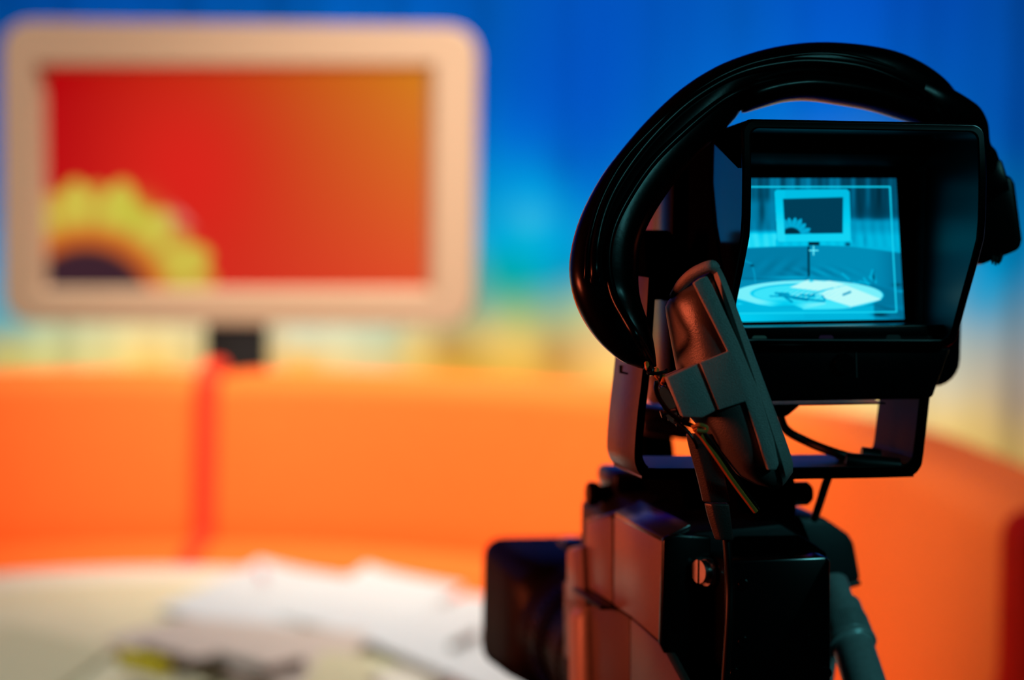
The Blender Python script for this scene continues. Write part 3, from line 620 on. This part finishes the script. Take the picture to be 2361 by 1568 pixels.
# --- picture on the viewfinder screen, drawn in its own coordinates (0..1769 x 0..1568)
def vfpic(u, v):
    xl = 262 + (u - (1735 - 1673) / 393.) * 0; 
    q4 = [(12, 125), (1592, 125), (1668, 1430), (-8, 1458)]
    pp = bilinear(q4, u, v); x, y = pp[:, 0], pp[:, 1]; L = np.full(len(u), 0.36)
    def mk(t, val): 
        nonlocal L; L = L * (1 - t) + val * t
    def ell(cx, cy, rx, ry, s=0.06): return 1 - ss(np.sqrt(((x - cx) / rx) ** 2 + ((y - cy) / ry) ** 2), 1 - s, 1 + s)
    def gau(cx, cy, rx, ry): return np.exp(-(((x - cx) / rx) ** 2 + ((y - cy) / ry) ** 2))
    def pol(pts, soft=4):
        ins = np.zeros(len(x), bool); dist = np.full(len(x), 1e9)
        for i in range(len(pts)):
            (x1, y1), (x2, y2) = pts[i], pts[(i + 1) % len(pts)]
            c = ((y1 > y) != (y2 > y)) & (x < (x2 - x1) * (y - y1) / ((y2 - y1) or 1e-9) + x1); ins ^= c
            t = np.clip(((x - x1) * (x2 - x1) + (y - y1) * (y2 - y1)) / ((x2 - x1) ** 2 + (y2 - y1) ** 2), 0, 1)
            dist = np.minimum(dist, np.hypot(x - x1 - t * (x2 - x1), y - y1 - t * (y2 - y1)))
        sd = np.where(ins, dist, -dist); return ss(sd, -soft, soft)
    def line(pts, w, soft=3):
        dist = np.full(len(x), 1e9)
        for (x1, y1), (x2, y2) in zip(pts[:-1], pts[1:]):
            t = np.clip(((x - x1) * (x2 - x1) + (y - y1) * (y2 - y1)) / ((x2 - x1) ** 2 + (y2 - y1) ** 2 + 1e-9), 0, 1)
            dist = np.minimum(dist, np.hypot(x - x1 - t * (x2 - x1), y - y1 - t * (y2 - y1)))
        return 1 - ss(dist, w - soft, w + soft)
    # curtain
    mk(ss(x, 900, 1300) * (1 - ss(y, 420, 560)), 0.26)
    L += 0.07 * np.sin(x / 30 + 1.5 * np.sin(x / 97)) * (1 - ss(y, 350, 700)) + 0.03 * np.sin(x / 11.) * (1 - ss(y, 250, 500))
    mk((1 - ss(x, 420, 560)) * ss(y, 280, 380) * (1 - ss(y, 600, 640)) * 0.7, 0.47)
    mk((1 - ss(x, 470, 520)) * ss(y, 590, 650), 0.82); mk(ss(x, 1100, 1180) * ss(y, 470, 540) * 0.8, 0.58); mk(ss(x, 1100, 1180) * ss(y, 580, 680) * 0.85, 0.66)
    mk(gau(345, 430, 28, 150) * 0.65, 0.2); mk(gau(1190, 690, 22, 60) * 0.4, 0.4); mk(gau(1300, 700, 16, 60) * 0.4, 0.42); mk(gau(1420, 440, 130, 60) * 0.4, 0.22)
    mk(((y > 690) & (x > 470) & (x < 1180)).astype(float), 0.70)
    L += 0.022 * np.sin(x / 14 + np.sin(y / 70)) * ss(y, 480, 560) * (y < 760)
    mk(gau(1140, 735, 25, 16) * 0.9, 0.12)
    # monitor frame
    fr = pol([(462, 250), (480, 232), (1130, 226), (1156, 250), (1168, 690), (1155, 706), (505, 712), (488, 696)], 6)
    mk(fr, 0.0); mk(fr, 1.0); L = np.where(fr > 0.5, 0.68 + 0.10 * ss(y, 240, 650) + 0.03 * (x < 560), L)
    sc = pol([(540, 316), (1096, 300), (1092, 632), (558, 640)], 7); mk(sc, 0.24 + 0.0)
    dx, dy = x - 615, (y - 668); r = np.hypot(dx, dy * 1.05); th = np.arctan2(-dy, dx); tt = np.abs(((th * 20 / np.pi + 0.3) % 2) - 1)
    lim = (198 + 8 * np.sin(th * 7)) * (1 - 0.20 * tt ** 1.4); pt = (1 - ss(r, lim - 10, lim + 6)) * sc; mk(pt, 0.60); mk(pt * 0.45 * ss(tt, .6, 1) * ss(r, 100, 150), 0.36)
    mk((1 - ss(r, 80, 105)) * sc, 0.16)
    mk(pol([(775, 714), (876, 714), (876, 745), (775, 745)], 5), 0.07)
    # sofa
    so = pol([(-100, 790), (210, 768), (480, 755), (768, 750), (775, 772), (782, 752), (800, 744), (1160, 755), (1450, 790), (1800, 835), (1800, 1300), (-100, 1300)], 5)
    mk(so, 0.49); mk(so * (1 - ss(x, 760, 785)), 0.44); mk(so * ss(x, 1350, 1640) * 0.6, 0.36)
    L += so * (0.025 * np.sin((x + y) / 28.) * gau(520, 950, 260, 70) + 0.06 * np.sin((x * 0.5 - y) / 13.) * gau(900, 1000, 260, 50))
    mk(line([(-100, 792), (210, 770), (480, 757), (768, 752)], 5) * 0.7, 0.62); mk(line([(800, 747), (1160, 758), (1450, 793), (1700, 826)], 5) * 0.6, 0.52)
    mk(line([(776, 760), (778, 1030), (745, 1065)], 9, 6), 0.14); mk(line([(792, 770), (792, 1000)], 5, 4) * 0.5, 0.5)
    mk(pol([(-100, 1075), (400, 1040), (760, 1030), (1050, 1045), (1300, 1090), (1700, 1180), (1800, 1500), (-100, 1500)], 14) * 0.8, 0.5)
    mk(pol([(1150, 1090), (1350, 1100), (1700, 1190), (1800, 1500), (1380, 1290)], 14) * 0.6, 0.38)
    L += 0.10 * gau(620, 1040, 180, 12) - 0.08 * gau(300, 1055, 200, 10)
    for (a, c, e, f) in ((1372, 975, 1350, 1040), (1345, 1040, 1400, 1090), (1290, 1050, 1330, 1105), (1250, 1080, 1340, 1100), (1390, 1010, 1400, 1080), (1090, 1010, 1150, 1060), (1190, 1090, 1240, 1100)):
        mk(line([(a, c), (e, f)], 9, 8) * 0.8, 0.66)
    mk(gau(1385, 1040, 12, 45) * 0.7, 0.2); mk(gau(1600, 1110, 40, 14) * 0.7, 0.22); mk(gau(1640, 1170, 50, 10) * 0.5, 0.7)
    mk(line([(150, 870), (250, 915), (275, 1000), (285, 1085)], 7) * 0.7, 0.58); mk(gau(255, 932, 14, 12) * 0.8, 0.14)
    # table
    tb_ = ell(770, 1208, 700, 140, 0.02); mk(tb_, 0.93); rg = ell(720, 1190, 480, 92, 0.03); mk(rg, 0.72); mk(ell(726, 1196, 462, 84, 0.03), 0.86)
    mk(pol([(-50, 1225), (80, 1228), (300, 1290), (430, 1310), (640, 1300), (720, 1330), (740, 1420), (-50, 1470)], 8), 0.66)
    mk(gau(560, 1300, 140, 45) * 0.6, 0.60); mk(gau(140, 1288, 24, 6) * 0.8, 0.9)
    # papers
    mk(pol([(600, 1135), (770, 1064), (800, 1066), (920, 1082), (965, 1072), (1118, 1107), (1010, 1140), (880, 1168), (640, 1140)], 4), 1.0)
    mk(pol([(950, 1155), (1125, 1116), (1290, 1180), (1455, 1246), (1330, 1272), (1180, 1315), (940, 1240), (870, 1195)], 4), 1.0)
    mk(pol([(940, 1243), (1170, 1312), (1120, 1332), (720, 1335), (930, 1290)], 4) * 0.8, 0.86)
    mk(line([(1005, 1140), (870, 1172), (800, 1230)], 5, 4) * 0.6, 0.62); mk(line([(1180, 1316), (1330, 1285), (1450, 1252)], 4, 4) * 0.6, 0.6)
    L += 0.12 * np.sin(x / 9. + y / 5.) * gau(760, 1200, 230, 40)
    for (a, c, e, f, wd) in ((470, 1188, 590, 1194, 9), (420, 1216, 520, 1216, 6), (510, 1205, 760, 1248, 14), (560, 1225, 620, 1268, 10), (700, 1205, 830, 1215, 8), (640, 1235, 920, 1262, 9), (830, 1190, 760, 1245, 6), (900, 1210, 930, 1250, 7)):
        mk(line([(a, c), (e, f)], wd, 5) * 0.8, 0.46)
    mk(line([(1098, 1203), (1163, 1177)], 9, 4), 0.5); mk(gau(800, 1075, 16, 8) * 0.8, 0.6)
    # foreground edge
    mk(pol([(-50, 1340), (720, 1338), (1130, 1334), (1380, 1300), (1390, 1440), (-50, 1500)], 8) * 0.8, 0.66); mk((1 - ss(x, 100, 700)) * ss(y, 1360, 1400) * 0.7, 0.78)
    mk(pol([(1385, 1285), (1720, 1370), (1720, 1460), (1385, 1400)], 10) * 0.6, 0.36); mk(gau(1440, 1385, 70, 22) * 0.8, 0.16)
    # safe-area frame and centre cross
    mk(line([(-30, 205), (1535, 204), (1562, 780), (1595, 1362), (-30, 1378)], 6.5, 4), 0.80)
    mk(line([(784, 792), (862, 792)], 6, 3), 0.92); mk(line([(822, 754), (822, 832)], 6, 3), 0.92)
    L *= 1 - 0.012 * np.sin(y * 2 * np.pi / 9.0)
    L = np.clip(L, 0, 1.02)
    keys = [0, 0.15, 0.3, 0.45, 0.6, 0.75, 0.88, 1.02]
    pal = np.array([(0, 12, 22), (0, 40, 58), (0, 74, 104), (0, 128, 170), (0, 170, 212), (0, 206, 242), (70, 232, 252), (205, 254, 250)], float)
    c = np.stack([np.interp(L, keys, pal[:, i]) for i in range(3)], 1)
    return LIN(c)
color_grid('screen', 400, 330, lambda u, v: bilinear([p for p in scr], u, v), vfpic, emat('viewfinder_picture', 1.0), vf)

# indicator lamps in the strip below the screen
def vplate(pts, b, th, name, m, par=vf, bev=0.0):
    return MB().prism([vr(x, y, b) for x, y in pts], fV * th).build(name, m, par, bevel=bev)
bF = float(bs[0])
strip = vplate([(1640, 757), (2196, 748), (2192, 797), (1640, 800)], bF + 0.004, 0.02, 'lamp_strip', M['black'], bev=0.0008)
for (x, y, mm) in ((1751, 781, 'ledw'), (1905, 780, 'ledr'), (2060, 779, 'ledd')):
    c = vr(x, y, bF + 0.0036)
    MB().prism([c + rV * a + uZ * z for a, z in rrect(-0.0042, 0.0042, -0.0017, 0.0017, 0.0016, 4)], fV * 0.002).build('indicator_lamp', M[mm], strip)
# rear housing, wider than the hood on the right and lower on the left
bH = 0.118
def vloc(px, py, b): return vl(vr(px, py, b))
ra = vloc(2217, 800, bH)[0]; rz0 = vloc(2150, 892, bH)[2]; rz1 = vloc(1700, 330, bH)[2]; la = vloc(1546, 600, bH)[0]
MB().prism([V(a, bH, z) for a, z in rrect(la, ra, rz0, rz1, (0.006, 0.006, 0.006, 0.016), 6)], fV * 0.05).build('rear_housing', M['black'], vf, bevel=0.002)
la2 = vloc(1500, 700, bH + 0.06)[0]
MB().prism([V(a, bH + 0.048, z) for a, z in rrect(la2, ra - 0.01, rz0 + 0.004, rz1 - 0.03, 0.010, 6)], fV * 0.10).build('tube_housing', M['body'], vf, bevel=0.003)
# control box below the hood
cb = vplate([(1640, 806), (2192, 803), (2160, 890), (2152, 914), (2140, 920), (1640, 928)], bF + 0.006, 0.075, 'control_box', M['battery'], bev=0.0012)
lq = [vr(1640, 935, bF + 0.012), vr(2042, 929, bF + 0.012)]
MB().prism([lq[0], lq[1], lq[1] + fV * 0.085, lq[0] + fV * 0.085], -uZ * 0.0007).build('bottom_plate', M['trim'], vf)
c = vr(1942, 838, bF + 0.006)
MB().lathe(c, -fV, [(-0.001, 0.0058), (0.003, 0.0058), (0.0036, 0.0052)], 28).build('control_knob', M['black'], cb)
MB().prism([vr(x, y, bF + 0.0055) for x, y in ((1973, 811), (1975, 811), (1977, 871), (1975, 871))], fV * 0.002).build('panel_seam', M['strap'], cb)
MB().prism([vr(x, y, bF + 0.03) for x, y in ((1780, 932), (1850, 932), (1835, 945), (1815, 962), (1780, 962))], fV * 0.03).build('cable_socket', M['matte'], vf, bevel=0.002)
vplate([(1482, 532), (1553, 532), (1553, 690), (1490, 694)], 0.075, 0.03, 'tilt_mount', M['matte'], bev=0.003)
# pivot between headset loop and left side
pz = vr(1556, 625, 0.10)
MB().lathe(pz + rV * 0.005, -rV, [(0, 0.017), (0.012, 0.017), (0.016, 0.013)], 32).build('tilt_knob', M['matte'], vf)
c = vr(1505, 895, 0.16)
MB().lathe(c + rV * 0.02, -rV, [(0, 0.0095), (0.02, 0.0095), (0.023, 0.007)], 24).build('tilt_lock', M['grey'], vf)
# cables
def pxtube(pts, r, n=10, k=6):
    if hasattr(r, "__len__"): r = r[0]
    return MB().tube([P(*q_) for q_ in spline(pts, k)], r, n)
pxtube([(1796, 950, 1.23), (1812, 990, 1.23), (1860, 1018, 1.23), (1920, 1042, 1.22), (1970, 1056, 1.22), (2040, 1066, 1.22)], 0.0026).build('viewfinder_cable', M['rubber'], vf)
pxtube([(1965, 1052, 1.225), (1925, 1070, 1.225), (1906, 1110, 1.235), (1893, 1150, 1.25), (1878, 1196, 1.27)], 0.0025).build('viewfinder_cable', M['rubber'], vf)
b = MB(); b.tube([P(1950, 1062, 1.20), P(2000, 1070, 1.20), P(2075, 1074, 1.20)], [0.0045, 0.0055, 0.004], 12); b.tube([P(1985, 1050, 1.215), P(2028, 1056, 1.215)], [0.005, 0.005], 12)
b.build('cable_plug', M['rubber'], vf)

# ================================================================== HEADSET
hs = thing('headset', 'grey and black intercom headset hung over the viewfinder hood', 'headset', tuple(P(1700, 600, 1.14)))
BANDS = [((1486, 852), (1514, 845), 1.114, .004), ((1462, 845), (1512, 825), 1.114, .010), ((1425, 828), (1508, 795), 1.114, .014), ((1375, 782), (1500, 755), 1.115, .017), ((1336, 722), (1487, 722), 1.117, .019), ((1315, 655), (1475, 680), 1.118, .020),
 ((1315, 585), (1472, 630), 1.124, .021), ((1338, 500), (1476, 570), 1.130, .021), ((1383, 412), (1500, 508), 1.136, .021), ((1438, 339), (1547, 434), 1.143, .021), ((1498, 271), (1603, 363), 1.150, .021),
 ((1569, 206), (1655, 314), 1.158, .021), ((1645, 157), (1693, 276), 1.165, .021), ((1724, 126), (1719, 246), 1.172, .021), ((1800, 108), (1796, 205), 1.178, .021), ((1880, 100), (1882, 196), 1.184, .021),
 ((1970, 104), (1955, 205), 1.190, .021), ((2055, 119), (2030, 228), 1.196, .021), ((2118, 145), (2085, 262), 1.202, .021), ((2172, 182), (2125, 305), 1.208, .020), ((2210, 225), (2160, 345), 1.214, .016)]
def band(rows, sub=4, nsec=20, pw=2.6):
    rr = spline([(a[0], a[1], c[0], c[1], d, h) for a, c, d, h in rows], sub); rings = []
    for (ox, oy, ix, iy, d, h) in rr:
        o_, i_ = P(ox, oy, d), P(ix, iy, d); ce = (o_ + i_) / 2; hv = (o_ - i_) / 2; ring = []
        for k in range(nsec):
            t = 2 * math.pi * k / nsec; c, s_ = math.cos(t), math.sin(t)
            c = math.copysign(abs(c) ** (2 / pw), c); s_ = math.copysign(abs(s_) ** (2 / pw), s_)
            ring.append(ce + hv * c + FWD * (h * s_))
        rings.append(ring)
    return MB().loft(rings)
band(BANDS).build('headband', M['leather'], hs, smooth=60)
PAD = [((1716, 200), (1712, 260), 1.160, .010), ((1722, 198), (1726, 257), 1.160, .017), ((1760, 187), (1762, 246), 1.164, .020), ((1810, 178), (1812, 233), 1.169, .021), ((1870, 174), (1868, 230), 1.174, .022), ((1950, 182), (1940, 240), 1.181, .022), ((2030, 200), (2010, 253), 1.188, .021), ((2110, 232), (2080, 274), 1.196, .019), ((2160, 262), (2140, 292), 1.202, .012)]
band(PAD).build('headband_pad', M['leather'], hs, smooth=60)
def ridge(pts, r, name='seam_cord'):
    (ax, ay, ad), (bx, by, bd) = pts[0], pts[1]; (cx, cy, c_d), (ex, ey, e_d) = pts[-2], pts[-1]
    pts = [(2 * ax - bx, 2 * ay - by, ad + 0.018)] + list(pts) + [(2 * ex - cx, 2 * ey - cy, e_d + 0.018)]
    return pxtube(pts, r, 10, 6).build(name, M['leather'], hs, smooth=60)
ridge([(1372, 640, 1.099), (1374, 570, 1.104), (1392, 490, 1.110), (1428, 415, 1.117), (1490, 330, 1.125), (1570, 250, 1.134), (1650, 195, 1.143), (1720, 164, 1.150), (1800, 147, 1.156), (1880, 142, 1.162), (1990, 156, 1.169), (2090, 195, 1.177), (2160, 238, 1.188)], 0.0026, 'headband_cable')
ridge([(1352, 640, 1.102), (1358, 560, 1.107), (1382, 470, 1.113), (1430, 380, 1.120), (1500, 300, 1.128), (1590, 222, 1.138), (1670, 172, 1.147), (1760, 140, 1.154), (1880, 124, 1.164), (1990, 136, 1.171), (2090, 172, 1.180), (2170, 225, 1.192)], 0.0015)
ridge([(1470, 780, 1.085), (1440, 730, 1.090), (1415, 680, 1.096), (1402, 610, 1.102), (1410, 540, 1.108), (1440, 470, 1.114), (1500, 380, 1.121), (1580, 300, 1.130), (1660, 235, 1.140), (1720, 203, 1.148)], 0.0022)
# right side: slider, clip and the far ear cup
SL = [((2130, 175), (2110, 262), 1.196, .014), ((2180, 200), (2140, 290), 1.200, .016), ((2225, 226), (2175, 310), 1.205, .016), ((2256, 250), (2200, 330), 1.210, .016), ((2274, 285), (2215, 355), 1.214, .015), ((2280, 330), (2225, 380), 1.218, .013), ((2295, 350), (2240, 400), 1.222, .011), ((2308, 390), (2255, 430), 1.226, .010)]
band(SL).build('headband_slider', M['leather'], hs, smooth=60)
MB().prism([P(x, y, 1.215) for x, y in ((2270, 366), (2308, 366), (2313, 374), (2325, 412), (2330, 440), (2270, 440))], FWD * 0.018).build('slider_clip', M['black'], hs, bevel=0.0015)
CU = []
def cup_ring(top, bot, d, hd, n=24, pw=2.3):
    t_, b_ = P(top[0], top[1], d - hd * 0.55) + FWD * (hd * 0.55), P(bot[0], bot[1], d - hd * 0.55) + FWD * (hd * 0.55); c_ = (t_ + b_) / 2; hv = (t_ - b_) / 2; ring = []
    for k in range(n):
        t = 2 * math.pi * k / n; c, s_ = math.cos(t), math.sin(t)
        c = math.copysign(abs(c) ** (2 / pw), c); s_ = math.copysign(abs(s_) ** (2 / pw), s_)
        ring.append(c_ + hv * c + FWD * (hd * s_))
    return ring
rc = MB().prism([P(x, y, 1.23) for x, y in ((2250, 424), (2300, 404), (2320, 402), (2333, 408), (2341, 424), (2358, 552), (2353, 572), (2342, 579), (2262, 611), (2246, 560))], FWD * 0.05).build('ear_cup', M['black'], hs, bevel=0.003, seg=3, smooth=50)
MB().prism([P(x, y, 1.228) for x, y in ((2190, 440), (2252, 424), (2258, 606), (2205, 628))], FWD * 0.055).build('ear_cushion', M['leather'], rc, bevel=0.006, seg=4, smooth=60)
b = MB()
for (x, y) in ((2290, 600), (2297, 603), (2304, 601), (2308, 596)): b.tube([P(x, y - 8, 1.215), P(x - 2, y + 8, 1.212)], [0.0014, 0.0006], 6)
b.build('cable_tie', M['rubber'], rc)
# near (left) ear cup, seen edge-on
DC = 1.105
cupb = [((1657, 616), (1830, 1078), .029), ((1656, 610), (1829, 1094), .034), ((1642, 606), (1814, 1116), .035), ((1634, 609), (1806, 1124), .032)]
cup = MB().loft([cup_ring(t, b_, DC, h, 40, 4.5) for t, b_, h in cupb]).build('ear_cup', M['grey'], hs, smooth=45)
hous = [((1634, 622), (1800, 1128), .0300), ((1626, 630), (1782, 1130), .0325), ((1610, 640), (1750, 1122), .0330), ((1592, 654), (1712, 1102), .0320), ((1572, 668), (1668, 1052), .0280), ((1556, 680), (1630, 1002), .021), ((1544, 692), (1602, 972), .014), ((1536, 706), (1584, 954), .007), ((1536, 722), (1577, 940), .003)]
MB().loft([cup_ring(t, b_, DC, h, 40, 4.0) for t, b_, h in hous]).build('housing', M['greydark'], cup, smooth=60)
pxtube([(1556, 684, DC - .004), (1572, 656, DC - .012), (1600, 630, DC - .020), (1638, 613, DC - .026), (1648, 620, DC - .024)], [0.003] * 25, 12).build('cup_lip', M['grey'], cup)
dF = DC - 0.036
def raised(pts, d, th, name, m, par, bev=0.0012, seg=3):
    return MB().prism([P(x, y, d) for x, y in pts], FWD * th).build(name, m, par, bevel=bev, seg=seg)
raised([(1598, 652), (1614, 641), (1630, 636), (1642, 656), (1702, 786), (1750, 902), (1784, 1012), (1796, 1070), (1790, 1084), (1770, 1084), (1745, 1005), (1718, 926), (1657, 946), (1613, 836), (1677, 810), (1640, 735)], dF, 0.006, 'cup_panel', M['grey'], cup, 0.0007)
raised([(1536, 870), (1614, 836), (1657, 944), (1618, 964), (1573, 962)], dF + 0.002, 0.034, 'cup_strap', M['grey'], cup, 0.0009)
# hinge disc with rivets
hc = P(1553, 930, DC - 0.012); hax = (-RIGHT * 0.90 - UP * 0.30 - FWD * 0.28).normalized()
hd_ = MB().lathe(hc, hax, [(-0.003, 0.012), (0.0, 0.0125), (0.0012, 0.012)], 32).build('hinge_disc', M['greydark'], hs, smooth=30)
MB().lathe(hc, hax, [(0.001, 0.0105), (0.0026, 0.0105), (0.003, 0.010)], 32).build('disc_cover', M['black'], hd_, smooth=30)
hu = hax.cross(uZ).normalized(); hv_ = hax.cross(hu)
for k in range(7):
    an = 2 * math.pi * k / 7; p = hc + (hu * math.cos(an) + hv_ * math.sin(an)) * 0.0112
    MB().lathe(p, hax, [(0, 0.0010), (0.0022, 0.0010), (0.0028, 0.0006)], 10).build('rivet', M['screw'], hd_)
MB().lathe(P(1532, 953, DC - 0.02), (-RIGHT - UP * 0.3).normalized(), [(-0.006, 0.0012), (0.0005, 0.0012), (0.0006, 0.002), (0.002, 0.002)], 12).build('hinge_screw', M['screw'], hd_)
# twisted yellow and black leads
TW = spline([(1488, 843, DC - 0.008), (1510, 856, DC - 0.012), (1526, 872, DC - 0.016), (1536, 884, DC - 0.016)], 8)
cl = [P(*q_) for q_ in TW]
for ph, mm, nm, rr in ((0, 'yellow', 'lead_wire', 0.0013), (math.pi, 'rubber', 'lead_wire', 0.0011)):
    pts = []
    for i, p in enumerate(cl):
        t = (cl[min(i + 1, len(cl) - 1)] - cl[max(i - 1, 0)]).normalized(); u = t.cross(FWD).normalized(); v = t.cross(u); an = ph + i * 0.75
        pts.append(p + (u * math.cos(an) + v * math.sin(an)) * 0.0012)
    MB().tube(pts, rr, 8).build(nm, M[mm], hs)
pxtube([(1498, 846, DC - .01), (1494, 858, DC - .014), (1502, 862, DC - .016), (1530, 858, DC - .016), (1538, 853, DC - .014)], 0.0009, 6).build('lead_knot', M['rubber'], hs)
pxtube([(1514, 880, DC - .018), (1513, 900, DC - .020), (1524, 925, DC - .024), (1545, 952, DC - .028), (1575, 972, DC - .032), (1605, 985, DC - .034), (1632, 992, DC - .034)], 0.0012, 8).build('lead_wire', M['leather'], hs)
pxtube([(1555, 968, DC - .018), (1580, 990, DC - .020), (1602, 1018, DC - .020), (1612, 1050, DC - .010)], 0.0008, 8).build('lead_wire', M['rubber'], hs)
pxtube([(1596, 985, DC - .040), (1612, 980, DC - .042), (1628, 985, DC - .042), (1626, 994, DC - .042), (1606, 992, DC - .042)], 0.0011, 8).build('lead_knot', M['yellow'], hs)
pxtube([(1602, 988, DC - .038), (1622, 1010, DC - .036), (1650, 1050, DC - .032), (1690, 1108, DC - .022), (1742, 1178, DC - .010)], 0.0017, 8).build('lead_sleeve', M['yellow'], hs)
pxtube([(1616, 988, DC - .038), (1640, 1018, DC - .037), (1672, 1064, DC - .030), (1710, 1120, DC - .020), (1748, 1176, DC - .010)], 0.0010, 8).build('lead_wire', M['rubber'], hs)
# strain relief and hanging cable
def flat_strip(rows, name, m):
    rings = []
    for (xl, xr, y, d, th) in spline(rows, 5):
        a, c = P(xl, y, d), P(xr, y, d); rings.append([a + FWD * th * 0.3, a * 0.75 + c * 0.25 - FWD * th * 0.35, c - FWD * th * 0.5, c + FWD * th, a + FWD * th])
    return MB().loft(rings).build(name, m, hs, bevel=0.0007, smooth=50)
flat_strip([(1583, 1640, 1000, DC - .016, .006), (1592, 1655, 1040, DC - .014, .007), (1606, 1668, 1090, DC - .012, .007), (1616, 1676, 1130, DC - .010, .007), (1622, 1682, 1158, DC - .008, .007)], 'microphone_boom', M['boom'])
flat_strip([(1626, 1680, 1161, DC - .007, .006), (1634, 1684, 1195, DC - .006, .006), (1650, 1690, 1245, DC - .004, .005)], 'strain_relief', M['boom'])
pxtube([(1674, 1230, DC), (1679, 1290, DC), (1683, 1350, DC + .002), (1682, 1420, DC + .002), (1677, 1500, DC + .004), (1672, 1580, DC + .006), (1668, 1700, DC + .01), (1672, 1900, DC + .02)], 0.0023, 12).build('headset_cable', M['rubber'], hs)
